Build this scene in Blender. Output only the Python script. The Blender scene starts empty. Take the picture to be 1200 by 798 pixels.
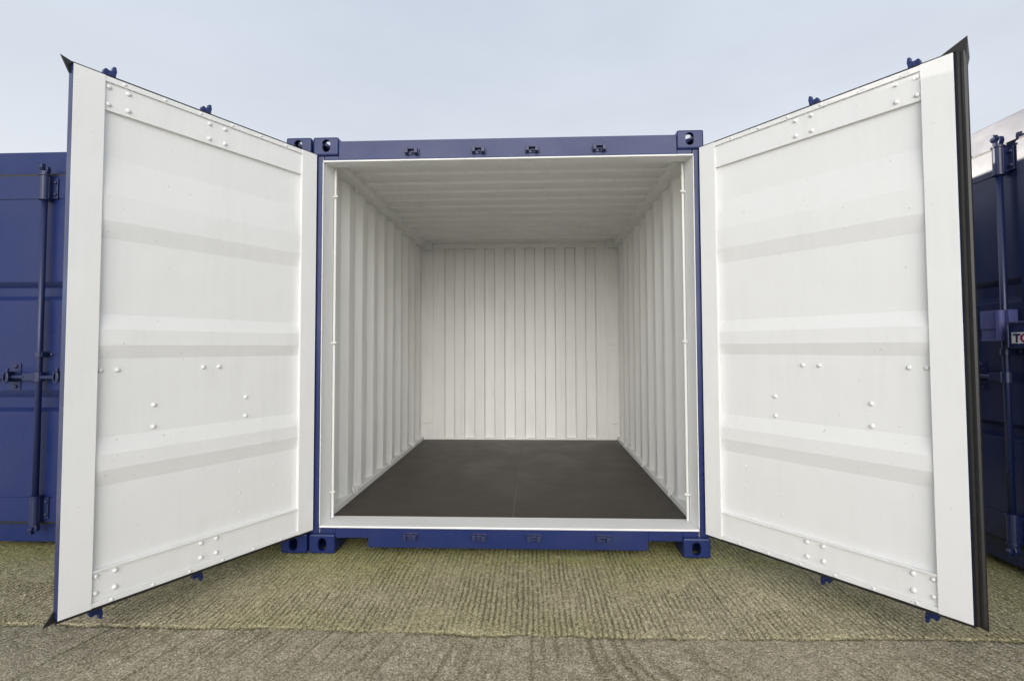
import bpy, bmesh, math, random
import numpy as np
from mathutils import Vector, Matrix
R = math.radians
S = bpy.context.scene
C = S.collection

# ------------------------------------------------------------------ camera
cd = bpy.data.cameras.new('camera'); cam = bpy.data.objects.new('camera', cd); C.objects.link(cam)
cd.sensor_width = 36; cd.lens = 17.3346; cd.shift_x = -0.0026; cd.shift_y = -0.01022
cd.clip_start = .05; cd.clip_end = 1500
cam.matrix_world = Matrix(((0.999257, 0.004899, 0.038241, 0.1694), (0.038392, -0.03586, -0.998619, -3.023),
                           (-0.003521, 0.999345, -0.036021, 1.2566), (0, 0, 0, 1)))
S.camera = cam

# ------------------------------------------------------------------ light
SUN_AZ, SUN_EL = 45.0, 7.0            # degrees left of +Y (behind the containers), elevation
W = bpy.data.worlds.new("World"); S.world = W; W.use_nodes = True
nt = W.node_tree; nt.nodes.clear()
def wn(t, **k):
    n = nt.nodes.new(t)
    for a, b in k.items(): setattr(n, a, b)
    return n
out = wn('ShaderNodeOutputWorld'); bg = wn('ShaderNodeBackground'); bg.inputs['Strength'].default_value = .12
sky = wn('ShaderNodeTexSky', sky_type='NISHITA'); sky.sun_disc = False
sky.sun_elevation = R(SUN_EL); sky.sun_rotation = R(-SUN_AZ); sky.air_density = 1.0; sky.dust_density = .6; sky.ozone_density = 1.5
tc = wn('ShaderNodeTexCoord')
# thin high cloud veil over the blue: paler and brighter overhead, with soft breaks
sep = wn('ShaderNodeSeparateXYZ'); nt.links.new(tc.outputs['Generated'], sep.inputs[0])
up = wn('ShaderNodeMapRange'); up.interpolation_type = 'SMOOTHSTEP'
up.inputs[1].default_value = .62; up.inputs[2].default_value = .95; up.inputs[3].default_value = 0; up.inputs[4].default_value = 1
nt.links.new(sep.outputs['Z'], up.inputs[0])
back = wn('ShaderNodeMapRange'); back.interpolation_type = 'SMOOTHSTEP'
back.inputs[1].default_value = .25; back.inputs[2].default_value = -.75; back.inputs[3].default_value = 0; back.inputs[4].default_value = 1
nt.links.new(sep.outputs['Y'], back.inputs[0])
mx = wn('ShaderNodeMath', operation='MAXIMUM'); nt.links.new(up.outputs[0], mx.inputs[0]); nt.links.new(back.outputs[0], mx.inputs[1])
veil = wn('ShaderNodeMixRGB'); nt.links.new(mx.outputs[0], veil.inputs['Fac'])
low = wn('ShaderNodeMapRange'); low.interpolation_type = 'SMOOTHSTEP'; low.inputs[1].default_value = .12; low.inputs[2].default_value = .62; low.inputs[3].default_value = 0; low.inputs[4].default_value = 1
nt.links.new(sep.outputs['Z'], low.inputs[0])
grad = wn('ShaderNodeMixRGB'); nt.links.new(low.outputs[0], grad.inputs['Fac'])
grad.inputs['Color1'].default_value = (7.0, 7.4, 8.0, 1); grad.inputs['Color2'].default_value = (5.9, 6.45, 7.4, 1)
nt.links.new(grad.outputs[0], veil.inputs['Color1'])
veil.inputs['Color2'].default_value = (6.1, 6.55, 7.2, 1)
mp = wn('ShaderNodeMapping'); mp.inputs['Scale'].default_value = (1.2, 1.2, 3.2); mp.inputs['Location'].default_value = (.3, .1, .4)
nt.links.new(tc.outputs['Generated'], mp.inputs[0])
nz = wn('ShaderNodeTexNoise'); nz.inputs['Scale'].default_value = 2.2; nz.inputs['Detail'].default_value = 5; nz.inputs['Roughness'].default_value = .52
nt.links.new(mp.outputs[0], nz.inputs[0])
cov = wn('ShaderNodeMapRange'); cov.inputs[1].default_value = .32; cov.inputs[2].default_value = .62; cov.inputs[3].default_value = .90; cov.inputs[4].default_value = 1.0
nt.links.new(nz.outputs[0], cov.inputs[0])
mix = wn('ShaderNodeMixRGB'); nt.links.new(cov.outputs[0], mix.inputs['Fac'])
# unseen bright glow added low in the sky opposite, to light the interior
dp = wn('ShaderNodeVectorMath', operation='DOT_PRODUCT'); dp.inputs[1].default_value = (0, -.98, .17); nt.links.new(tc.outputs['Generated'], dp.inputs[0])
lb = wn('ShaderNodeMapRange'); lb.interpolation_type = 'SMOOTHSTEP'; lb.inputs[1].default_value = .74; lb.inputs[2].default_value = .97; lb.inputs[3].default_value = 0; lb.inputs[4].default_value = 1
nt.links.new(dp.outputs['Value'], lb.inputs[0])
fill_glow = wn('ShaderNodeMixRGB'); nt.links.new(lb.outputs[0], fill_glow.inputs['Fac']); nt.links.new(veil.outputs[0], fill_glow.inputs['Color1'])
fill_glow.inputs['Color2'].default_value = (52, 50.5, 48, 1)
nt.links.new(sky.outputs[0], mix.inputs['Color1']); nt.links.new(fill_glow.outputs[0], mix.inputs['Color2'])
nt.links.new(mix.outputs[0], bg.inputs['Color']); nt.links.new(bg.outputs[0], out.inputs[0])

sl = bpy.data.lights.new('sun', 'SUN'); so = bpy.data.objects.new('sun', sl); C.objects.link(so)
sl.energy = 5.0; sl.angle = R(.5); sl.color = (1, .93, .82)
sd = Vector((-math.sin(R(SUN_AZ)) * math.cos(R(SUN_EL)), math.cos(R(SUN_AZ)) * math.cos(R(SUN_EL)), math.sin(R(SUN_EL))))
so.rotation_euler = sd.to_track_quat('Z', 'Y').to_euler(); so.location = (-6, 8, 6)
S.view_settings.view_transform = 'Standard'; S.view_settings.look = 'None'
S.view_settings.exposure = -0.10; S.view_settings.gamma = 1; S.view_settings.use_curve_mapping = False
S.render.engine = 'CYCLES'
S.cycles.max_bounces = 10; S.cycles.diffuse_bounces = 7

# ------------------------------------------------------------------ materials
def mat(name):
    m = bpy.data.materials.new(name); m.use_nodes = True
    n = m.node_tree; b = n.nodes['Principled BSDF']
    return m, n, b
def N(n, t, ins=None, **k):
    x = n.nodes.new(t)
    for a, v in k.items(): setattr(x, a, v)
    for a, v in (ins or {}).items():
        if hasattr(v, 'is_output'): n.links.new(v, x.inputs[a])
        else: x.inputs[a].default_value = v
    return x
def ramp(n, fac, stops):
    r = n.nodes.new('ShaderNodeValToRGB'); n.links.new(fac, r.inputs[0])
    e = r.color_ramp.elements
    while len(e) < len(stops): e.new(.5)
    for q, (p, c) in zip(e, stops): q.position = p; q.color = (*c, 1) if len(c) == 3 else c
    return r
def paint(name, col, dirt, rough=.38, amount=.35, chip=None, spec=.5, wave=.25):
    """gloss paint on steel: faint cloudiness, fine dirt specks, drips, orange peel"""
    m, n, b = mat(name)
    tc = N(n, 'ShaderNodeTexCoord')
    a = N(n, 'ShaderNodeTexNoise', {'Vector': tc.outputs['Object'], 'Scale': 2.3, 'Detail': 6, 'Roughness': .6})
    st = N(n, 'ShaderNodeMapping', {'Vector': tc.outputs['Object'], 'Scale': (14, 14, .9)})
    d = N(n, 'ShaderNodeTexNoise', {'Vector': st.outputs[0], 'Scale': 2.0, 'Detail': 4, 'Roughness': .6})
    f = N(n, 'ShaderNodeMath', {0: a.outputs[0], 1: d.outputs[0]}, operation='MULTIPLY')
    fr = N(n, 'ShaderNodeMapRange', {0: f.outputs[0], 1: .22, 2: .46, 3: 0, 4: amount})
    mixc = N(n, 'ShaderNodeMixRGB', {'Fac': fr.outputs[0], 'Color1': (*col, 1), 'Color2': (*dirt, 1)})
    sp = N(n, 'ShaderNodeTexNoise', {'Vector': tc.outputs['Object'], 'Scale': 75, 'Detail': 2})
    spm = N(n, 'ShaderNodeMapRange', {0: sp.outputs[0], 1: .72, 2: .76, 3: 0, 4: .6})
    mix2 = N(n, 'ShaderNodeMixRGB', {'Fac': spm.outputs[0], 'Color1': mixc.outputs[0], 'Color2': (*(chip or dirt), 1)})
    n.links.new(mix2.outputs[0], b.inputs['Base Color'])
    rr = N(n, 'ShaderNodeMapRange', {0: a.outputs[0], 1: .3, 2: .7, 3: rough - .06, 4: rough + .12})
    n.links.new(rr.outputs[0], b.inputs['Roughness'])
    b.inputs['Specular IOR Level'].default_value = spec
    w1 = N(n, 'ShaderNodeTexNoise', {'Vector': tc.outputs['Object'], 'Scale': 4.5, 'Detail': 2})
    w2 = N(n, 'ShaderNodeTexNoise', {'Vector': tc.outputs['Object'], 'Scale': 160, 'Detail': 1})
    b1 = N(n, 'ShaderNodeBump', {'Height': w1.outputs[0], 'Strength': wave, 'Distance': .02})
    b2 = N(n, 'ShaderNodeBump', {'Height': w2.outputs[0], 'Strength': .12, 'Distance': .001, 'Normal': b1.outputs[0]})
    n.links.new(b2.outputs[0], b.inputs['Normal'])
    return m
WHITE = paint('white_gloss_paint', (.75, .75, .745), (.62, .615, .595), .36, .22, (.35, .30, .24))
INNER = paint('white_interior_paint', (.765, .763, .745), (.61, .60, .55), .42, .4, (.30, .26, .20), spec=.35, wave=.08)
BLUE = paint('blue_gloss_paint', (.011, .022, .105), (.020, .030, .095), .30, .4, (.09, .10, .2), spec=.38)
NAVY = paint('navy_gloss_paint', (.008, .016, .075), (.012, .02, .07), .32, .12, (.03, .03, .07), spec=.75, wave=.12)
RODB = paint('dark_blue_rod_paint', (.010, .018, .075), (.02, .025, .06), .34, .4, (.08, .08, .14))
SLATE = paint('slate_blue_paint', (.085, .095, .27), (.11, .11, .22), .4, .5)

def simple(name, col, rough=.5, metal=0, bump=0, bscale=200):
    m, n, b = mat(name)
    tc = N(n, 'ShaderNodeTexCoord')
    a = N(n, 'ShaderNodeTexNoise', {'Vector': tc.outputs['Object'], 'Scale': 30, 'Detail': 4})
    r = ramp(n, a.outputs[0], [(.3, tuple(c * .75 for c in col)), (.7, tuple(min(1, c * 1.25) for c in col))])
    n.links.new(r.outputs[0], b.inputs['Base Color'])
    b.inputs['Roughness'].default_value = rough; b.inputs['Metallic'].default_value = metal
    if bump:
        w = N(n, 'ShaderNodeTexNoise', {'Vector': tc.outputs['Object'], 'Scale': bscale, 'Detail': 3})
        bb = N(n, 'ShaderNodeBump', {'Height': w.outputs[0], 'Strength': bump, 'Distance': .002}); n.links.new(bb.outputs[0], b.inputs['Normal'])
    return m
RUBBER = simple('black_rubber', (.013, .0125, .012), .42, 0, .3, 60)
DARKFIT = simple('dark_keeper_steel', (.016, .023, .085), .4, 0, .2)
STEEL = simple('galvanised_steel', (.42, .42, .40), .35, .8)
RUST = simple('bare_brown_steel', (.07, .055, .045), .8, 0, .5)
SEAM = simple('dusty_floor_seam', (.13, .115, .10), .8)
LABELW = simple('white_label', (.72, .72, .72), .5)
INKN = simple('navy_ink', (.012, .012, .05), .5)
INKR = simple('red_ink', (.25, .012, .05), .5)

m, n, b = mat('dark_plywood'); PLY = m
tc = N(n, 'ShaderNodeTexCoord')
mpn = N(n, 'ShaderNodeMapping', {'Vector': tc.outputs['Object'], 'Scale': (1, 9, 1)})
g1 = N(n, 'ShaderNodeTexNoise', {'Vector': mpn.outputs[0], 'Scale': 6, 'Detail': 8, 'Roughness': .65})
g2 = N(n, 'ShaderNodeTexNoise', {'Vector': tc.outputs['Object'], 'Scale': 3.2, 'Detail': 5})
gm = N(n, 'ShaderNodeMath', {0: g1.outputs[0], 1: g2.outputs[0]}, operation='ADD')
gr = ramp(n, N(n, 'ShaderNodeMath', {0: gm.outputs[0], 1: .5}, operation='MULTIPLY').outputs[0], [(.36, (.030, .0235, .018)), (.52, (.046, .037, .030)), (.64, (.064, .053, .043))])
sp = N(n, 'ShaderNodeTexNoise', {'Vector': tc.outputs['Object'], 'Scale': 60, 'Detail': 2})
spm = N(n, 'ShaderNodeMapRange', {0: sp.outputs[0], 1: .72, 2: .76, 3: 0, 4: .35})
gx = N(n, 'ShaderNodeMixRGB', {'Fac': spm.outputs[0], 'Color1': gr.outputs[0], 'Color2': (.16, .14, .12, 1)})
n.links.new(gx.outputs[0], b.inputs['Base Color'])
n.links.new(N(n, 'ShaderNodeMapRange', {0: g2.outputs[0], 1: .3, 2: .7, 3: .40, 4: .56}).outputs[0], b.inputs['Roughness'])
b.inputs['Specular IOR Level'].default_value = .28
bb = N(n, 'ShaderNodeBump', {'Height': g1.outputs[0], 'Strength': .3, 'Distance': .003}); n.links.new(bb.outputs[0], b.inputs['Normal'])

def concrete(near):
    m, n, b = mat('tamped_concrete' if near else 'yard_concrete')
    tc = N(n, 'ShaderNodeTexCoord'); O = tc.outputs['Object']
    big = N(n, 'ShaderNodeTexNoise', {'Vector': O, 'Scale': 1.3, 'Detail': 6, 'Roughness': .6})
    med = N(n, 'ShaderNodeTexNoise', {'Vector': O, 'Scale': 14, 'Detail': 6, 'Roughness': .7})
    fin = N(n, 'ShaderNodeTexNoise', {'Vector': O, 'Scale': 120, 'Detail': 5, 'Roughness': .75})
    vor = N(n, 'ShaderNodeTexVoronoi', {'Vector': O, 'Scale': 95, 'Randomness': 1})
    base = ramp(n, med.outputs[0], [(.3, (.43, .375, .225)), (.5, (.56, .49, .31)), (.7, (.66, .59, .40))])
    grey = ramp(n, med.outputs[0], [(.3, (.28, .24, .165)), (.5, (.41, .355, .25)), (.7, (.53, .465, .34))])
    if not near:
        base = ramp(n, med.outputs[0], [(.3, (.62, .58, .49)), (.5, (.74, .70, .60)), (.7, (.82, .78, .68))])  # out-of-view yard made paler than the slabs, to bounce light onto the ceiling
        grey = ramp(n, med.outputs[0], [(.3, (.55, .52, .46)), (.5, (.68, .65, .58)), (.7, (.76, .73, .66))])
    def attr(nm): return N(n, 'ShaderNodeAttribute', attribute_name=nm).outputs['Fac']
    if near:
        front, groove, algae = attr('front'), attr('groove'), attr('algae')
    else:
        front, groove, algae = None, None, None
    g0 = N(n, 'ShaderNodeMapRange', {0: big.outputs[0], 1: .42, 2: .66, 3: 0, 4: .55}).outputs[0]
    if near:
        g0 = N(n, 'ShaderNodeMath', {0: g0, 1: front}, operation='MAXIMUM').outputs[0]
    c = N(n, 'ShaderNodeMixRGB', {'Fac': g0, 'Color1': base.outputs[0], 'Color2': grey.outputs[0]}).outputs[0]
    if near:
        am = N(n, 'ShaderNodeMath', {0: algae, 1: N(n, 'ShaderNodeMapRange', {0: med.outputs[0], 1: .3, 2: .65, 3: .35, 4: 1.0}).outputs[0]}, operation='MULTIPLY').outputs[0]
        c = N(n, 'ShaderNodeMixRGB', {'Fac': am, 'Color1': c, 'Color2': (.33, .325, .085, 1)}).outputs[0]
        c = N(n, 'ShaderNodeMixRGB', {'Fac': groove, 'Color1': c, 'Color2': (.125, .112, .040, 1)}).outputs[0]
    # sand grains, stones and dark pits
    fl = N(n, 'ShaderNodeMapRange', {0: fin.outputs[0], 1: .52, 2: .66, 3: 0, 4: .75}).outputs[0]
    c = N(n, 'ShaderNodeMixRGB', {'Fac': fl, 'Color1': c, 'Color2': (.72, .68, .52, 1)}).outputs[0]
    dk = N(n, 'ShaderNodeMapRange', {0: fin.outputs[0], 1: .48, 2: .36, 3: 0, 4: .8}).outputs[0]
    c = N(n, 'ShaderNodeMixRGB', {'Fac': dk, 'Color1': c, 'Color2': (.07, .062, .038, 1)}).outputs[0]
    vs = N(n, 'ShaderNodeSeparateColor', {'Color': vor.outputs['Color']})
    vm = N(n, 'ShaderNodeMapRange', {0: vs.outputs[0], 1: .975, 2: .985, 3: 0, 4: .7}).outputs[0]
    vd = N(n, 'ShaderNodeMapRange', {0: vor.outputs['Distance'], 1: .45, 2: .25, 3: 0, 4: .7}).outputs[0]
    vv = N(n, 'ShaderNodeMath', {0: vm, 1: vd}, operation='MULTIPLY').outputs[0]
    c = N(n, 'ShaderNodeMixRGB', {'Fac': vv, 'Color1': c, 'Color2': (.60, .58, .50, 1)}).outputs[0]
    peb = N(n, 'ShaderNodeTexVoronoi', {'Vector': O, 'Scale': 150, 'Randomness': 1})
    pc = N(n, 'ShaderNodeSeparateColor', {'Color': peb.outputs['Color']})
    pv_ = N(n, 'ShaderNodeMapRange', {0: pc.outputs[1], 1: 0, 2: 1, 3: .74, 4: 1.26})
    pe = N(n, 'ShaderNodeMapRange', {0: peb.outputs['Distance'], 1: .35, 2: .75, 3: 1.08, 4: .62})
    pm = N(n, 'ShaderNodeMath', {0: pv_.outputs[0], 1: pe.outputs[0]}, operation='MULTIPLY')
    pk = N(n, 'ShaderNodeCombineXYZ', {0: pm.outputs[0], 1: pm.outputs[0], 2: pm.outputs[0]})
    pf = N(n, 'ShaderNodeMapRange', {0: front, 1: 0, 2: 1, 3: 1, 4: .9}).outputs[0] if near else 1.0
    c = N(n, 'ShaderNodeMixRGB', {'Fac': pf, 'Color1': c, 'Color2': pk.outputs[0]}, blend_type='MULTIPLY').outputs[0]
    n.links.new(c, b.inputs['Base Color']); b.inputs['Roughness'].default_value = .8
    b.inputs['Specular IOR Level'].default_value = .25
    b0 = N(n, 'ShaderNodeBump', {'Height': peb.outputs['Distance'], 'Strength': .8, 'Distance': .004}, invert=True)
    b1 = N(n, 'ShaderNodeBump', {'Height': fin.outputs[0], 'Strength': .8, 'Distance': .005, 'Normal': b0.outputs[0]})
    b2 = N(n, 'ShaderNodeBump', {'Height': med.outputs[0], 'Strength': .5, 'Distance': .008, 'Normal': b1.outputs[0]})
    last = b2
    if not near:
        wv = N(n, 'ShaderNodeTexWave', {'Vector': O, 'Scale': 11.5, 'Distortion': 1.2, 'Detail': 3, 'Detail Scale': 2}, wave_type='BANDS', bands_direction='X')
        last = N(n, 'ShaderNodeBump', {'Height': wv.outputs[0], 'Strength': .8, 'Distance': .006, 'Normal': b2.outputs[0]})
    n.links.new(last.outputs[0], b.inputs['Normal'])
    return m
CONC, CONCF = concrete(True), concrete(False)

# ------------------------------------------------------------------ mesh helpers
class MB:
    def __init__(s): s.v = []; s.f = []; s.m = []
    def add(s, vs, fs, m=0):
        k = len(s.v); s.v += [tuple(v) for v in vs]
        for i, f in enumerate(fs):
            s.f.append([k + j for j in f]); s.m.append(m[i] if isinstance(m, (list, tuple)) else m)
        return s
    def box(s, x0, x1, y0, y1, z0, z1, m=0, fm=None):
        if x0 > x1: x0, x1 = x1, x0
        if y0 > y1: y0, y1 = y1, y0
        if z0 > z1: z0, z1 = z1, z0
        fm = fm or {}
        vs = [(x0, y0, z0), (x1, y0, z0), (x1, y1, z0), (x0, y1, z0), (x0, y0, z1), (x1, y0, z1), (x1, y1, z1), (x0, y1, z1)]
        fs = [(0, 3, 2, 1), (4, 5, 6, 7), (0, 1, 5, 4), (2, 3, 7, 6), (0, 4, 7, 3), (1, 2, 6, 5)]
        ks = ['-z', '+z', '-y', '+y', '-x', '+x']
        return s.add(vs, fs, [fm.get(k, m) for k in ks])
    def tube(s, p0, p1, r, seg=14, m=0, r2=None, caps=True):
        p0, p1 = Vector(p0), Vector(p1); d = (p1 - p0).normalized()
        a = d.orthogonal().normalized(); b2 = d.cross(a); r2 = r if r2 is None else r2
        vs = []
        for p, rr in ((p0, r), (p1, r2)):
            for i in range(seg):
                t = 2 * math.pi * i / seg; vs.append(p + a * math.cos(t) * rr + b2 * math.sin(t) * rr)
        fs = [(i, (i + 1) % seg, seg + (i + 1) % seg, seg + i) for i in range(seg)]
        if caps: fs += [tuple(reversed(range(seg))), tuple(range(seg, 2 * seg))]
        return s.add(vs, fs, m)
    def dome(s, p, d, r, h, m=0, seg=12):
        p, d = Vector(p), Vector(d).normalized(); a = d.orthogonal().normalized(); c = d.cross(a)
        rings = [(1.0, 0), (.97, .35), (.8, .72), (.45, .95)]
        vs = []
        for k, hh in rings:
            for i in range(seg):
                t = 2 * math.pi * i / seg; vs.append(p + d * hh * h + (a * math.cos(t) + c * math.sin(t)) * r * k)
        vs.append(p + d * h); fs = []
        for q in range(len(rings) - 1):
            for i in range(seg): fs.append((q * seg + i, q * seg + (i + 1) % seg, (q + 1) * seg + (i + 1) % seg, (q + 1) * seg + i))
        q = (len(rings) - 1) * seg
        for i in range(seg): fs.append((q + i, q + (i + 1) % seg, len(vs) - 1))
        return s.add(vs, fs, m)
    def prism(s, poly, axis, a0, a1, m=0):
        """poly: 2D points in the two other axes (in xyz order), swept along axis"""
        def P(u, v, w):
            return {'x': (w, u, v), 'y': (u, w, v), 'z': (u, v, w)}[axis]
        k = len(poly)
        vs = [P(u, v, a0) for u, v in poly] + [P(u, v, a1) for u, v in poly]
        fs = [(i, (i + 1) % k, k + (i + 1) % k, k + i) for i in range(k)] + [tuple(reversed(range(k))), tuple(range(k, 2 * k))]
        return s.add(vs, fs, m)
    def sheet(s, prof, axis, a0, a1, off, m_in=0, m_out=1):
        """folded sheet: prof points (u,v); second skin shifted by off=(du,dv)"""
        def P(u, v, w):
            return {'x': (w, u, v), 'y': (u, w, v), 'z': (u, v, w)}[axis]
        k = len(prof); vs = []
        for du, dv in ((0, 0), off):
            for w in (a0, a1): vs += [P(u + du, v + dv, w) for u, v in prof]
        fs = []; ms = []
        for i in range(k - 1):
            fs.append((i, i + 1, k + i + 1, k + i)); ms.append(m_in)
            fs.append((2 * k + i, 3 * k + i, 3 * k + i + 1, 2 * k + i + 1)); ms.append(m_out)
            fs.append((i, 2 * k + i, 2 * k + i + 1, i + 1)); ms.append(m_out)
            fs.append((k + i, k + i + 1, 3 * k + i + 1, 3 * k + i)); ms.append(m_out)
        fs += [(0, k, 3 * k, 2 * k), (k - 1, 3 * k - 1, 4 * k - 1, 2 * k - 1)]; ms += [m_out, m_out]
        # the two end caps
        fs[-1] = (k - 1, 2 * k - 1, 4 * k - 1, 3 * k - 1)
        return s.add(vs, fs, ms)
    def build(s, name, mats, parent=None, bevel=0, smooth=False, fix=True, seg=2, ang=35):
        me = bpy.data.meshes.new(name); me.from_pydata(s.v, [], s.f)
        for q in (mats if isinstance(mats, (list, tuple)) else [mats]): me.materials.append(q)
        me.polygons.foreach_set('material_index', s.m)
        if fix:
            bm = bmesh.new(); bm.from_mesh(me); bmesh.ops.recalc_face_normals(bm, faces=bm.faces); bm.to_mesh(me); bm.free()
        me.update()
        o = bpy.data.objects.new(name, me); C.objects.link(o)
        if parent: o.parent = parent
        if smooth:
            me.polygons.foreach_set('use_smooth', [True] * len(me.polygons))
        if bevel:
            bv = o.modifiers.new('bevel', 'BEVEL'); bv.width = bevel; bv.segments = seg; bv.limit_method = 'ANGLE'; bv.angle_limit = R(ang)
            bv.use_clamp_overlap = True
        return o
def tag(o, label=None, cat=None, group=None, kind=None):
    for k, v in (('label', label), ('category', cat), ('group', group), ('kind', kind)):
        if v: o[k] = v
    return o

# ------------------------------------------------------------------ corner casting (hollow block with oval holes)
def make_casting_mesh():
    def tmp(mb, name='t'):
        return mb.build(name, [WHITE])
    L, Wd, H = .178, .162, .118
    base = MB().box(0, Wd, 0, L, 0, H).build('t0', [BLUE])
    bv = base.modifiers.new('b', 'BEVEL'); bv.width = .011; bv.segments = 3; bv.limit_method = 'NONE'
    cav = MB().box(.024, Wd - .024, .026, L - .024, .022, H - .026).build('t1', [BLUE])
    def oval(w, h, cx, cy, axis, a0, a1, n=10):
        pts = []
        r = min(w, h) / 2; e = (max(w, h) / 2 - r)
        for i in range(n + 1):
            t = -math.pi / 2 + math.pi * i / n; pts.append((e + r * math.cos(t), r * math.sin(t)))
        for i in range(n + 1):
            t = math.pi / 2 + math.pi * i / n; pts.append((-e + r * math.cos(t), r * math.sin(t)))
        if h > w: pts = [(-q, p) for p, q in pts]
        pts = [(cx + p, cy + q) for p, q in pts]
        return MB().prism(pts, axis, a0, a1).build('t2', [BLUE])
    cuts = [cav,
            oval(.052, .080, .085, .062, 'y', -.02, .06),          # front face, tall oval
            oval(.064, .110, .081, .089, 'z', H - .05, H + .02),   # top face
            oval(.080, .054, .089, .060, 'x', -.02, .06)]          # side face (prism on x: u=y, v=z)
    for i, c in enumerate(cuts):
        md = base.modifiers.new('c%d' % i, 'BOOLEAN'); md.operation = 'DIFFERENCE'; md.object = c; md.solver = 'EXACT'
    dg = bpy.context.evaluated_depsgraph_get()
    me = bpy.data.meshes.new_from_object(base.evaluated_get(dg)); me.name = 'corner_casting'
    for o in [base] + cuts: bpy.data.objects.remove(o, do_unlink=True)
    return me
CAST = make_casting_mesh()
CASTV = {}
def casting(sx, sy, sz, parent, mt):
    """sx,sy,sz = -1/+1: which corner (sx -1 left, sy -1 front, sz +1 top)"""
    key = (sx, sy, sz, mt.name)
    if key not in CASTV:
        me = CAST.copy(); me.materials.clear(); me.materials.append(mt)
        bm = bmesh.new(); bm.from_mesh(me)
        for v in bm.verts:
            x, y, z = v.co
            if sx > 0: x = -x
            if sy > 0: y = -y
            if sz < 0: z = .118 - z
            v.co = (x, y, z)
        bmesh.ops.recalc_face_normals(bm, faces=bm.faces); bm.to_mesh(me); bm.free(); CASTV[key] = me
    o = bpy.data.objects.new('corner_casting', CASTV[key]); C.objects.link(o); o.parent = parent
    o.location = (sx * 1.219, 0 if sy < 0 else 2.991, 2.473 if sz > 0 else 0)
    return o

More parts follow.
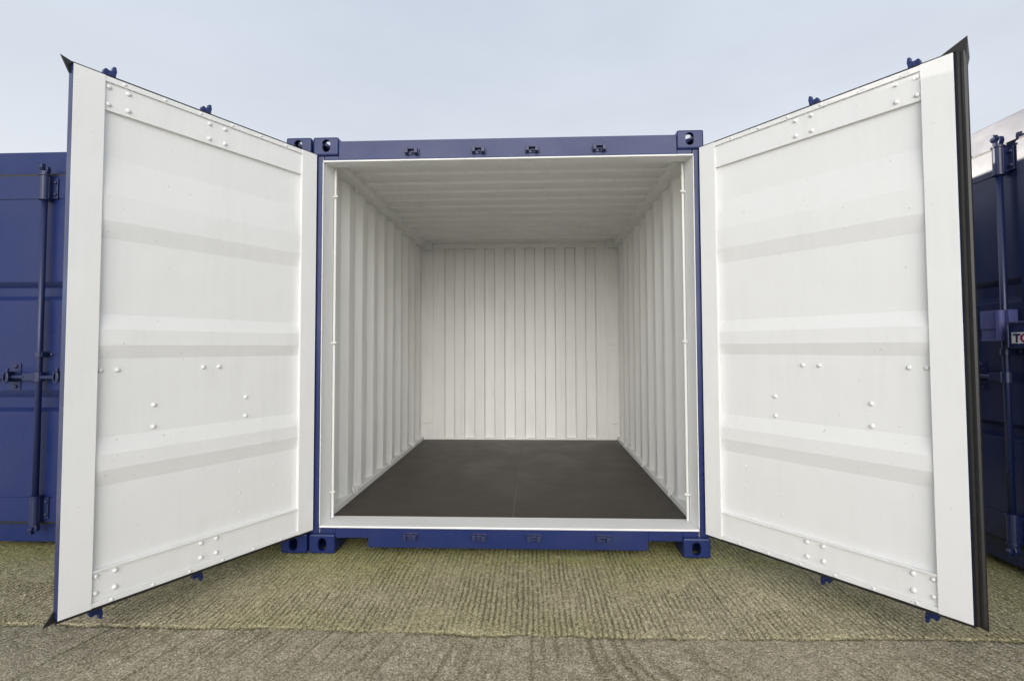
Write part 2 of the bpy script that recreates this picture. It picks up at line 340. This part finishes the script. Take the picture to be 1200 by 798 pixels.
# ------------------------------------------------------------------ door
TH = .055
def door(parent, o, loc, ang, P):
    """local frame: x along the leaf from the hinge, y = o*t with t outward from the white inner face"""
    zb, zt, wd = P['zb'], P['zt'], 1.173
    Wm, Bm = P['white'], P['blue']
    b_in = {'+y': 0, '-y': 0}
    def bx(mb, w0, w1, t0, t1, z0, z1, m=1, inner=None, **k):
        fm = {}
        if inner is not None: fm['-y' if o > 0 else '+y'] = inner
        for a, q in k.items(): fm[a] = q
        mb.box(w0, w1, o * t0, o * t1, z0, z1, m, fm)
    mb = MB()
    w0 = P['w0']
    ws, wh = 1.062, .082                      # free stile, hinge stile
    # stiles: white skin towards the inside, blue outside
    bx(mb, ws, wd, 0, .030, zb, zt, 1, 0, **{'-x': 0})
    bx(mb, ws + .001, wd - .001, .0305, TH, zb + .001, zt - .001, 1)
    bx(mb, w0, wh, 0, .030, zb, zt, 1, 0, **{'+x': 0})
    bx(mb, w0 + .001, wh - .001, .0305, TH, zb + .001, zt - .001, 1)
    # top and bottom rails
    bx(mb, wh, ws, .010, .034, zt - .152, zt - .026, 0, 0)
    bx(mb, wh, ws, .002, .034, zt - .0255, zt - .001, 1, 0, **{'-z': 0})
    bx(mb, wh, ws, .0345, TH - .002, zt - .150, zt - .002, 1)
    bx(mb, wh, ws, .012, .034, zb + .022, zb + .148, 0, 0)
    bx(mb, wh, ws, .003, .034, zb + .001, zb + .0215, 1, 0, **{'+z': 0})
    bx(mb, wh, ws, .003, .0245, zb + .1485, zb + .156, 0, 0)
    bx(mb, wh, ws, .0345, TH - .002, zb + .002, zb + .150, 1)
    # thin raised fold beside the hinge stile and beside the free stile
    # pressed panel
    tb_, tr_i = P['relief']
    prof = [(tb_, zb + .150)]
    for (a, b2, c, d) in P['ridges']: prof += [(tb_, a), (tr_i, b2), (tr_i, c), (tb_, d)]
    prof += [(tb_, zt - .150)]
    mb.sheet([(o * t, z) for t, z in prof], 'x', wh, ws, (o * .0025, 0), 0, 1)
    d = mb.build('door', [Wm, Bm], parent, bevel=.0022, ang=25)
    d.location = loc; d.rotation_euler = (0, 0, ang)
    if P.get('door_label'): d['label'] = P['door_label'][0 if o < 0 else 1]
    # rubber gasket
    g = MB()
    e = .040 if o > 0 else .004
    bx(g, .01, wd, .036, .040, zt - .002, zt + .014, 0); bx(g, .01, wd, .046, .050, zt - .002, zt + .012, 0)
    bx(g, .01, wd, .036, .040, zb - .016, zb + .002, 0); bx(g, .01, wd, .046, .050, zb - .012, zb + .002, 0)
    bx(g, .0, wd + .004, .004, .034, zb - .011, zb - .0005, 0); bx(g, .0, wd + .004, .004, .034, zt + .0005, zt + .006, 0)
    if o > 0:
        pr = [(wd - .002, .012), (wd + .010, .010), (wd + .016, .020), (wd + .022, .018), (wd + .026, .030), (wd + .034, .034), (wd + .036, .044), (wd + .024, .052), (wd - .002, .053)]
        g.prism([(x, o * t) for x, t in pr], 'z', zb - .006, zt + .004, 0)
    if o < 0: bx(g, wd - .030, wd - .002, TH + .0005, TH + .004, zb - .014, zt + .012, 0)
    if P['ears']:
        # soft corners folded out beyond the leaf
        def ear(pts, t0, t1, tip_t):
            v0 = [(x, o * t0, z) for x, z in pts]; v1 = [(x, o * t1, z) for x, z in pts]
            v0[1] = (pts[1][0], o * tip_t, pts[1][1]); v1[1] = (pts[1][0], o * (tip_t + .002), pts[1][1])
            k = len(pts)
            g.add(v0 + v1, [(i, (i + 1) % k, k + (i + 1) % k, k + i) for i in range(k)] + [tuple(reversed(range(k))), tuple(range(k, 2 * k))], 0)
        if o > 0:
            ear([(wd - .07, zt + .010), (wd + .040, zt + .062), (wd + .042, zt - .03), (wd + .028, zt - .10)], .036, .044, .030)
            ear([(wd - .05, zb - .004), (wd + .038, zb - .020), (wd + .036, zb + .05)], .036, .046, .036)
        else:
            ear([(wd - .03, zt + .010), (wd + .037, zt + .030), (wd + .003, zt - .035)], .034, .044, .030)
            ear([(wd - .03, zb - .010), (wd + .038, zb - .024), (wd + .004, zb + .030)], .034, .044, .034)
    g.build('gasket', [RUBBER], d)
    # lock rods, cams, guides
    tr = TH + .034
    Lk = P['rodmat']
    for wi, w in enumerate(P['rods']):
        rb = MB().tube((w, o * tr, zb - .010 - P['lift']), (w, o * tr, zt + .010 + P['lift']), .0165, 18)
        rod = rb.build('lock_rod', [Lk], d, smooth=True)
        rod.data.polygons.foreach_set('use_smooth', [len(p.vertices) == 4 for p in rod.data.polygons])
        for top in (1, 0):
            lift = P['lift']
            def zz(z): return zt + z + lift if top else zb - z - lift
            c = MB()
            sgn = -1
            poly = [(-.026, -.012), (.022, -.012), (.024, .018), (.028, .036), (.024, .062), (.010, .060), (.010, .040), (.002, .034), (-.010, .034), (-.020, .040), (-.030, .032), (-.034, .012)]
            c.prism([(w + sgn * x * .85, zz(z * .88)) for x, z in poly], 'y', o * (tr - .013), o * (tr + .014), 0)
            poly2 = [(-.020, .004), (.022, .004), (.034, .018), (.026, .034), (.006, .026), (-.016, .022)]
            c.prism([(o * (tr + x), zz(z)) for x, z in poly2], 'x', w - .014, w + .010, 0)
            c.tube((w, o * tr, zz(-.030)), (w, o * tr, zz(.004)), .022, 16)
            c.build('cam', [Lk], d, bevel=.003)
            # sleeve bracket with two bolts on its flange
            s0, s1 = (zt - .165, zt - .012) if top else (zb + .012, zb + .165)
            q = MB()
            q.tube((w, o * tr, s0), (w, o * tr, s1), .026, 18)
            q.tube((w, o * tr, s0 - .006), (w, o * tr, s0 + .004), .031, 18)
            q.tube((w, o * tr, s1 - .004), (w, o * tr, s1 + .006), .031, 18)
            bx(q, w - .028, w + .028, TH - .001, tr, s0 + .006, s1 - .006, 0)
            bx(q, w - .058, w + .058, TH - .001, TH + .007, s0 + .01, s1 - .01, 0)
            for sx in (-1, 1):
                for z in (s0 + .038, s1 - .038):
                    q.dome((w + sx * .044, o * (TH + .007), z), (0, o, 0), .011, .010)
            q.build('rod_bracket', [Lk], d, bevel=.0015)
        # middle guide
        q = MB(); zc = P['zguide']
        bx(q, w - .055, w + .055, .0415, .050, zc - .022, zc + .022, 0)
        bx(q, w - .026, w + .026, .050, tr + .010, zc - .016, zc + .016, 0)
        q.tube((w, o * tr, zc - .018), (w, o * tr, zc + .018), .025, 16)
        for sx in (-1, 1): q.dome((w + sx * .042, o * .050, zc), (0, o, 0), .012, .011)
        q.build('rod_guide', [Lk], d, bevel=.0015)
        # handle reaching back towards the hinge, held by a catch
        h = MB(); zh = P['zhandle']; L = .345
        h.tube((w, o * tr, zh - .03), (w, o * tr, zh + .03), .026, 16)
        bx(h, w - .10, w - .012, tr - .002, tr + .014, zh - .022, zh + .022, 0)
        h.tube((w - .09, o * (tr + .006), zh), (w - L + .03, o * (tr + .004), zh - .004), .0125, 12)
        h.tube((w - L + .03, o * (tr + .004), zh - .004), (w - L, o * (tr + .004), zh - .018), .0125, 12)
        hd = h.build('handle', [Lk], d, bevel=.002)
        k = MB(); wc = w - .19 - (.0 if wi else .005)
        bx(k, wc - .030, wc + .030, .0415, .052, zh - .085, zh + .085, 0)
        bx(k, wc - .022, wc + .022, .052, tr + .022, zh - .030, zh - .018, 0)
        bx(k, wc - .022, wc - .012, .052, tr + .024, zh - .0175, zh + .032, 0)
        k.tube((wc + .006, o * (tr + .022), zh - .03), (wc + .006, o * (tr + .022), zh + .055), .009, 10)
        k.dome((wc, o * .052, zh + .064), (0, o, 0), .013, .012); k.dome((wc, o * .052, zh - .064), (0, o, 0), .013, .012)
        # hanging staple loop
        pts = []
        for i in range(13):
            t = math.pi * 2 * i / 12; pts.append((wc + .004 + .016 * math.sin(t), o * (tr + .03), zh - .004 + .034 * math.cos(t)))
        for a, b3 in zip(pts, pts[1:]): k.tube(a, b3, .0045, 7)
        k.build('handle_catch', [Lk], d)
    # hinges
    for z in P['hinges']:
        q = MB(); bx(q, -.006, .19, TH - .001, TH + .009, z - .030, z + .030, 0)
        q.tube((-.012, o * (TH - .004), z - .045), (-.012, o * (TH - .004), z + .045), .013, 14)
        q.dome((.13, o * (TH + .009), z), (0, o, 0), .010, .008); q.dome((.06, o * (TH + .009), z), (0, o, 0), .010, .008)
        q.build('hinge', [P['blue']], d, bevel=.0015)
    # bolt heads and rivets on the inner face
    if P['bolts']:
        def put(name, spots, r, h):
            me = None
            for w, t, z in spots:
                if me is None:
                    q = MB(); q.tube((0, 0, 0), (0, -o * h * .28, 0), r * 1.18, 16); q.dome((0, -o * h * .28, 0), (0, -o, 0), r, h)
                    ob = q.build(name, [Wm], d, smooth=True); me = ob.data
                else:
                    ob = bpy.data.objects.new(name, me); C.objects.link(ob); ob.parent = d
                ob.location = (w, o * (t + .0005), z)
        spots = [(w, .010, z) for w in (1.047, .972, .617, .539) for z in (2.430, 2.351)]
        spots += [(w, .012, z) for w in (1.047, .977, .62, .545) for z in (.276, .203)]
        spots += [(w, .026, 1.163) for w in (1.045, .983, .618, .540)]
        spots += [(w, .026, z) for w in (.836, .395) for z in (.992, .889)]
        put('bolt', spots, .0095, .008)
        riv = [(w, .002, 2.463) for w in (.99, .826, .664, .504, .346, .188)] + [(w, .003, .156) for w in (.99, .831, .673, .514, .35, .19)]
        put('rivet', riv, .0065, .004)
        put('rivet', [(w, .026, z) for w in (.42, .224) for z in (.59, .475, .375)], .0042, .003)
    return d

# ------------------------------------------------------------------ container
def container(label, P, doors):
    root = bpy.data.objects.new('shipping_container', None); C.objects.link(root)
    tag(root, label, 'container'); root.empty_display_size = .3
    B, I = P['blue'], P['inner']
    fy = P['fy']                                  # front of posts and beams
    for sx in (-1, 1):
        for sy in (-1, 1):
            for sz in (-1, 1): casting(sx, sy, sz, root, B)
    for s in (-1, 1):
        q = MB()
        inn = '+x' if s < 0 else '-x'
        pl = [(s * 1.157, fy + .002), (s * 1.157, fy + .022), (s * 1.138, fy + .125), (s * 1.2165, fy + .125), (s * 1.2165, fy + .002)]
        q.prism(pl, 'z', .1185, 2.4725, 0); q.m[-7:] = [2, 2, 1, 0, 0, 0, 0]
        q.box(s * 1.196, s * 1.2155, fy + .1255, .352, .1805, 2.4585, 0, {inn: 1, '-y': 1})
        q.box(s * 1.153, s * 1.159, fy - .001, fy + .010, .172, 2.432, 2)        # paint edge bead around the opening
        q.build('corner_post', [B, I, P['white']], root, bevel=.003)
        # rear post
        q = MB()
        q.box(s * 1.043, s * 1.2165, 2.885, 2.983, .1185, 2.4725, 0, {'-y': 1, inn: 1})
        q.box(s * 1.1052, s * 1.1695, 2.800, 2.8845, 2.440, 2.4585, 1); q.box(s * 1.0435, s * 1.1045, 2.800, 2.8845, 2.440, 2.5165, 1)
        if P['interior']:
            for z in (.36, 1.29, 2.22):
                q.tube((s * 1.155, 2.86, z), (s * 1.07, 2.872, z + .008), .006, 8, 1)
        q.build('rear_corner_post', [B, I], root, bevel=.003)
    zh0, zh1 = P['header']
    q = MB()
    q.box(-1.0565, 1.0565, fy, fy + .075, zh0 + .0085, zh1, 0, {'+y': 1})
    for s in (-1, 1): q.box(s * 1.057, s * 1.1485, fy + .001, fy + .074, zh0 + .0085, zh0 + .0355, 0, {'+y': 1})
    q.box(-1.1565, 1.1565, fy - .002, .111, zh0 - .002, zh0 + .008, 2)
    q.box(-1.1045, 1.1045, fy + .0755, .111, zh0 + .0085, 2.530, 1)
    hd = q.build('header_beam', [B, I, P['white']], root, bevel=.0025)
    q = MB()
    q.box(-.852, .852, fy, fy + .09, .038, .1545, 0)
    for s in (-1, 1):
        q.box(s * .8525, s * 1.0565, fy + .001, fy + .089, .094, .1545, 0)
        q.box(s * 1.057, s * 1.1485, fy + .002, fy + .088, .1185, .1545, 0)
    sl_ = q.build('sill_beam', [B, I], root, bevel=.0025)
    q = MB(); q.box(-1.1565, 1.1565, fy - .004, .189, .155, .1675, 0)
    q.build('threshold', [P['white']], root, bevel=.003)
    if P['keepers']:
        for beam, z in ((hd, P['keepers'][0]), (sl_, P['keepers'][1])):
            me = None
            for x in (-.587, -.166, .168, .583):
                if me is None:
                    k = MB(); k.box(-.046, .046, fy - .007, fy - .0005, -.020, .020)
                    k.box(-.042, -.022, fy - .034, fy - .0075, -.015, .017); k.box(.016, .038, fy - .034, fy - .0075, -.017, .013)
                    k.box(-.0215, .0155, fy - .030, fy - .0075, .008, .015); k.tube((.0, fy - .0075, -.006), (.004, fy - .020, -.006), .008, 10)
                    ob = k.build('cam_keeper', [DARKFIT], beam, bevel=.0015); me = ob.data
                else:
                    ob = bpy.data.objects.new('cam_keeper', me); C.objects.link(ob); ob.parent = beam
                    bv = ob.modifiers.new('bevel', 'BEVEL'); bv.width = .0015; bv.segments = 2
                ob.location = (x, 0, z)
    # side rails
    for s in (-1, 1):
        inn = '+x' if s < 0 else '-x'
        q = MB(); q.box(s * 1.105, s * 1.2155, .1795, 2.8845, 2.459, 2.545, 0, {inn: 1, '-z': 1, '-y': 1})
        tr_ = q.build('top_side_rail', [B, I], root, bevel=.004)
        q = MB(); q.box(s * 1.152, s * 1.2155, .1795, 2.812, .045, .1495, 0)
        q.box(s * 1.150, s * 1.2155, .1905, 2.884, .150, .203, 1)
        br_ = q.build('bottom_side_rail', [B, I], root, bevel=.003)
        if P['interior']:
            for y, z, par in [(.56, 2.437, tr_), (1.41, 2.437, tr_), (2.26, 2.437, tr_), (.56, .228, br_), (1.41, .228, br_), (2.26, .228, br_)]:
                q = MB(); prev = None
                for i in range(15):
                    t = math.pi * 2 * i / 14
                    p = Vector((s * (1.148 - .012 + .012 * math.cos(t)), y + .026 * math.sin(t), z + .024 * math.cos(t)))
                    if prev: q.tube(prev, p, .0048, 7)
                    prev = p
                q.build('lashing_ring', [I], par)
            # lashing bar with its stubs beside the door post
            q = MB(); q.box(s * 1.121, s * 1.1365, .136, .148, .170, 2.432)
            for z in (.336, 1.288, 2.245):
                q.tube((s * 1.140, .128, z), (s * 1.106, .126, z + .006), .007, 8)
            q.build('lashing_bar', [I], root, bevel=.005)
        # corrugated side
        prof = [(s * 1.206, .3525)]
        y = .435
        while y < 2.75:
            prof += [(s * 1.206, y), (s * 1.170, y + .068), (s * 1.170, y + .139), (s * 1.206, y + .207)]
            y += .278
        prof = [p for p in prof if p[1] < 2.88] + [(prof[-1][0], 2.884)]
        MB().sheet(prof, 'z', .2035, 2.4585, (s * .0025, 0), 0, 1).build('side_wall', [I, B], root, bevel=.003, ang=20, seg=2)
    # end wall
    prof = [(-1.0425, 2.900)]
    x = -.912
    k = 0
    while x < 1.0:
        prof += ([(x, 2.900), (x + .012, 2.945)] if k % 2 == 0 else [(x, 2.945), (x + .012, 2.900)])
        x += .1215; k += 1
    if prof[-1][1] > 2.92: prof = prof[:-2]
    prof += [(1.0425, 2.900)]
    MB().sheet([(a, b_) for a, b_ in prof], 'z', .180, 2.462, (0, .0025), 0, 1).build('end_wall', [I, B], root, bevel=.002, ang=20)
    q = MB(); q.box(-1.042, 1.042, 2.894, 2.980, 2.4625, 2.560, 0, {'-y': 1, '-z': 1}); q.box(-1.0566, 1.0566, 2.903, 2.979, 2.4735, 2.558, 0, {'-y': 1}); q.build('rear_header', [B, I], root, bevel=.003)
    q = MB(); q.box(-1.042, 1.042, 2.890, 2.980, .045, .1795, 0, {'-y': 1, '+z': 1}); q.build('rear_sill', [B, I], root, bevel=.003)
    # roof
    prof = [(.1115, 2.518)]; y = .232
    while y < 2.60:
        prof += [(y, 2.518), (y + .008, 2.498), (y + .085, 2.498), (y + .140, 2.518)]
        y += .2078
    prof += [(2.8935, 2.518)]
    MB().sheet(prof, 'x', -1.1045, 1.1045, (0, .0025), 0, 1).build('roof', [I, B], root, bevel=.002, ang=20)
    # floor
    q = MB()
    q.box(-1.1495, .0255, .1895, 2.8835, .135, .1650); q.box(.0345, 1.1495, .1895, 2.8835, .135, .1652)
    q.box(.026, .034, .1895, 2.8835, .135, .1640, 1)
    fl = q.build('floor', [PLY, SEAM], root, bevel=.001)
    door(root, -1, *doors[0], P); door(root, 1, *doors[1], P)
    return root

RA = [(.655, .725, .792, .868), (1.215, 1.275, 1.345, 1.412), (1.752, 1.832, 1.95, 2.12)]
RB = [(.862, .885, .950, .998), (1.570, 1.600, 1.655, 1.690)]
PA = dict(white=WHITE, inner=INNER, blue=BLUE, rodmat=BLUE, zb=.145, zt=2.476, ridges=[tuple(r) for r in RA], rods=[1.018, .598], zguide=1.163, zhandle=.94,
          hinges=(.34, .98, 1.62, 2.26), bolts=True, ears=True, fy=.010, header=(2.436, 2.566), keepers=(2.488, .110), w0=-.020, relief=(.026, .010), lift=.034, interior=True, door_label=None)
root = container('blue shipping container standing wide open, white inside, with bare dark wooden floor', PA,
                 [((-1.2, -.02, 0), R(240.22)), ((1.2, -.02, 0), R(-52.31))])

PB = dict(PA, rodmat=RODB, zb=.172, zt=2.378, ridges=RB, rods=[1.035, .705], zguide=1.225, zhandle=1.085, bolts=False, ears=False, fy=.040,
          w0=0, relief=(.045, .010), lift=.012, header=(2.384, 2.545), keepers=None, interior=False)
nb = container('closed blue container on the left, mostly hidden behind the left open door', PB,
               [((-1.2, .062, 0), 0), ((1.2, .062, 0), R(180))])
nb.location = (-2.449, 0, 0)
PC = dict(PB, blue=NAVY, rodmat=NAVY, ridges=[(.74, .76, .80, .83), (1.50, 1.53, 1.60, 1.63)], rods=[.998, .66])
nr = container('closed dark navy container at the right edge with a lock box on its doors', PC,
               [((-1.2, .062, 0), 0), ((1.2, .062, 0), R(180))])
nr.location = (2.8, -.400, 0); nr.rotation_euler = (0, 0, R(-90))

# paint rubbed away down the right jamb seam (a mark on the open container)
random.seed(5); q = MB(); z = 2.40
while z > .86:
    h = random.uniform(.012, .075); w_ = random.uniform(.004, .010); y = .352 + random.uniform(-.004, .006)
    if random.random() < .8:
        x = 1.2055
        q.box(1.2035, 1.2055, y + .004, y + .004 + w_, z - h, z)
        if random.random() < .3: q.box(1.2035, 1.2055, y + .016, y + .016 + w_ * .8, z - h * .6, z - h * .2)
    z -= h + random.uniform(.006, .035)
q.build('paint_scrape', [RUST], root)

# lock box and reinforcing plate on the right-hand container (local coordinates of that container)
q = MB(); q.box(-.150, .110, -.098, -.004, 1.245, 1.387); q.box(-.146, .106, -.104, -.0985, 1.372, 1.384)
q.box(-.150, -.144, -.106, -.0985, 1.247, 1.371)
q.dome((-.10, -.104, 1.378), (0, -1, 0), .005, .004)
for i_, v_ in enumerate(q.v): q.v[i_] = (v_[0] + .043, v_[1], v_[2])
lb = q.build('lock_box', [NAVY], nr, bevel=.004)
q = MB(); q.box(-.088, .137, -.1005, -.0985, 1.270, 1.328); lab = q.build('name_plate', [LABELW], lb)
def text(s, x, z, size, mt, parent):
    cu = bpy.data.curves.new('t', 'FONT'); cu.body = s; cu.size = size; cu.extrude = .0006; cu.offset = .0022
    o = bpy.data.objects.new('t', cu); C.objects.link(o)
    dg = bpy.context.evaluated_depsgraph_get(); me = bpy.data.meshes.new_from_object(o.evaluated_get(dg)); bpy.data.objects.remove(o, do_unlink=True)
    me.materials.clear(); me.materials.append(mt); me.name = 'lettering'
    t = bpy.data.objects.new('lettering', me); C.objects.link(t); t.parent = parent
    t.location = (x, -.1013, z); t.rotation_euler = (R(90), 0, 0); return t
text('T', -.078, 1.277, .062, INKN, lab); text('O', -.041, 1.277, .062, INKR, lab)
q = MB(); q.box(-.315, -.172, -.060, -.052, 1.352, 1.455); q.box(-.315, -.172, -.060, -.052, 1.285, 1.300)
q.box(-.205, -.172, -.0598, -.0522, 1.3005, 1.3515); q.box(-.185, -.150, -.0515, -.004, 1.285, 1.455)
q.box(-.315, -.2055, -.054, -.050, 1.3005, 1.3515)
q.tube((-.190, -.062, 1.285), (-.190, -.062, 1.455), .017, 14)
q.build('reinforcing_plate', [SLATE], nr, bevel=.003)

# ------------------------------------------------------------------ ground
rng = np.random.default_rng(7)
def vn(X, Y, cx, cy, seed):
    """smooth value noise with cell size cx, cy"""
    r = np.random.default_rng(seed)
    gx = X / cx; gy = Y / cy; i0 = np.floor(gx).astype(int); j0 = np.floor(gy).astype(int)
    fx = gx - i0; fy = gy - j0; i0 -= i0.min(); j0 -= j0.min()
    T = r.random((i0.max() + 2, j0.max() + 2))
    fx = fx * fx * (3 - 2 * fx); fy = fy * fy * (3 - 2 * fy)
    return (T[i0, j0] * (1 - fx) * (1 - fy) + T[i0 + 1, j0] * fx * (1 - fy) + T[i0, j0 + 1] * (1 - fx) * fy + T[i0 + 1, j0 + 1] * fx * fy) * 2 - 1
X0, X1, Y0, Y1 = -3.9, 3.9, -1.9, .5
nx, ny = 1500, 300
xs = np.linspace(X0, X1, nx); ys = np.linspace(Y0, Y1, ny)
X, Y = np.meshgrid(xs, ys, indexing='ij')
jl = -.795 + .018 * vn(X, Y * 0, .9, 1, 3) + .006 * vn(X, Y * 0, .12, 1, 4) + .003 * vn(X, Y * 0, .03, 1, 44) - .010 * np.cos(X * 1.2)
dj = Y - jl
front = (dj < 0).astype(float)
# straight tamp ridges running towards the containers, wandering a little
grain0 = vn(X, Y, .0105, .0125, 13)
def rib(x, pitch, sharp=.75):
    return 1 - 2 * np.abs(np.cos(np.pi * x / pitch)) ** 2.2 * 1.0
wx = X + .011 * vn(X, Y, .35, .70, 5) + .006 * vn(X, Y, .06, .22, 6) + .0022 * vn(X, Y, .02, .03, 7)
ribs = rib(wx, .0262) * .95 + .35 * vn(wx, Y, .019, .25, 8) + .35 * grain0
amp = .70 + .42 * vn(X, Y, .16, .16, 10) + .15 * vn(X, Y, .04, .06, 11)
wf = X + Y * np.where(X > .17, .40, -.24) * np.minimum(1, np.abs(X - .17) / .8) + .022 * vn(X, Y, .6, .5, 12) + .005 * vn(X, Y, .07, .07, 22)
ribf = (rib(wf, .031) * .55 + .75 * vn(wf, Y, .022, .5, 19)) * np.clip(.55 + .75 * vn(X, Y, .35, .28, 20), .08, 1.2)
ribf = ribf + .8 * vn(X * .8 + Y * .6, Y * .8 - X * .6, .5, .05, 23) * np.clip(vn(X, Y, .5, .4, 24), 0, 1)
ribf = ribf * 1.1 + .45 * vn(wf, Y, .045, 1.4, 51) * np.clip(.7 + vn(X, Y, .6, .4, 52), 0, 1)
r = np.where(front > .5, ribf, ribs * amp)
grain = vn(X, Y, .0105, .0125, 13) * .65 + vn(X, Y, .022, .020, 14) * .45
lumps = vn(X, Y, .30, .3, 15)
Z = r * .0030 + grain * .0022 + lumps * .0025
lipw = .0055 + .004 * np.clip(vn(X, Y * 0, .11, 1, 41), -.5, 1)
lip = np.exp(-(np.abs(dj) / lipw) ** 2)
Z = Z - lip * (.013 + .006 * vn(X, Y, .05, .05, 21)) - .002 * front
groove = np.clip((-r - .10 - .25 * grain) * 1.3, 0, .85) * np.where(front > .5, .72, 1.0)
groove = np.maximum(groove, lip * 1.15)
alg = np.clip(1.0 - (0.02 - Y) / .62, 0, 1) ** 1.3 * .75 + .18 * (1 - front)
alg = alg + .25 * vn(X, Y, .35, .25, 16) * (1 - front)
alg = alg + .5 * np.clip(1 + (Y - .02) / .16, 0, 1) * (Y < .3)
alg = np.clip(alg, 0, 1) * (1 - front * .9)
edge = np.minimum(np.minimum((X - X0), (X1 - X)) / .15, np.minimum((Y - Y0), (Y1 - Y)) / .15); edge = np.clip(edge, 0, 1)
Z = (Z - .006) * edge
co = np.stack([X, Y, Z], -1).reshape(-1, 3).astype(np.float32)
idx = np.arange(nx * ny).reshape(nx, ny)
quads = np.stack([idx[:-1, :-1], idx[1:, :-1], idx[1:, 1:], idx[:-1, 1:]], -1).reshape(-1, 4)
me = bpy.data.meshes.new('pavement')
me.vertices.add(len(co)); me.vertices.foreach_set('co', co.ravel())
me.loops.add(quads.size); me.loops.foreach_set('vertex_index', quads.ravel().astype(np.int32))
me.polygons.add(len(quads)); me.polygons.foreach_set('loop_start', (np.arange(len(quads)) * 4).astype(np.int32))
me.polygons.foreach_set('loop_total', np.full(len(quads), 4, np.int32))
me.update(calc_edges=True); me.polygons.foreach_set('use_smooth', np.ones(len(quads), bool))
for nm, arr in (('front', front), ('groove', groove), ('algae', alg)):
    at = me.attributes.new(nm, 'FLOAT', 'POINT'); at.data.foreach_set('value', arr.ravel().astype(np.float32))
me.materials.append(CONC)
pv = bpy.data.objects.new('pavement', me); C.objects.link(pv); tag(pv, 'ribbed tamped concrete slabs with a rough joint', kind='structure')
q = MB(); F = 600
for a in ((-F, X0, -F, F), (X1, F, -F, F), (X0, X1, -F, Y0), (X0, X1, Y1, F)):
    q.add([(a[0], a[2], 0), (a[1], a[2], 0), (a[1], a[3], 0), (a[0], a[3], 0)], [(0, 1, 2, 3)])
g = q.build('ground', [CONCF], fix=False); tag(g, 'concrete yard', kind='structure')
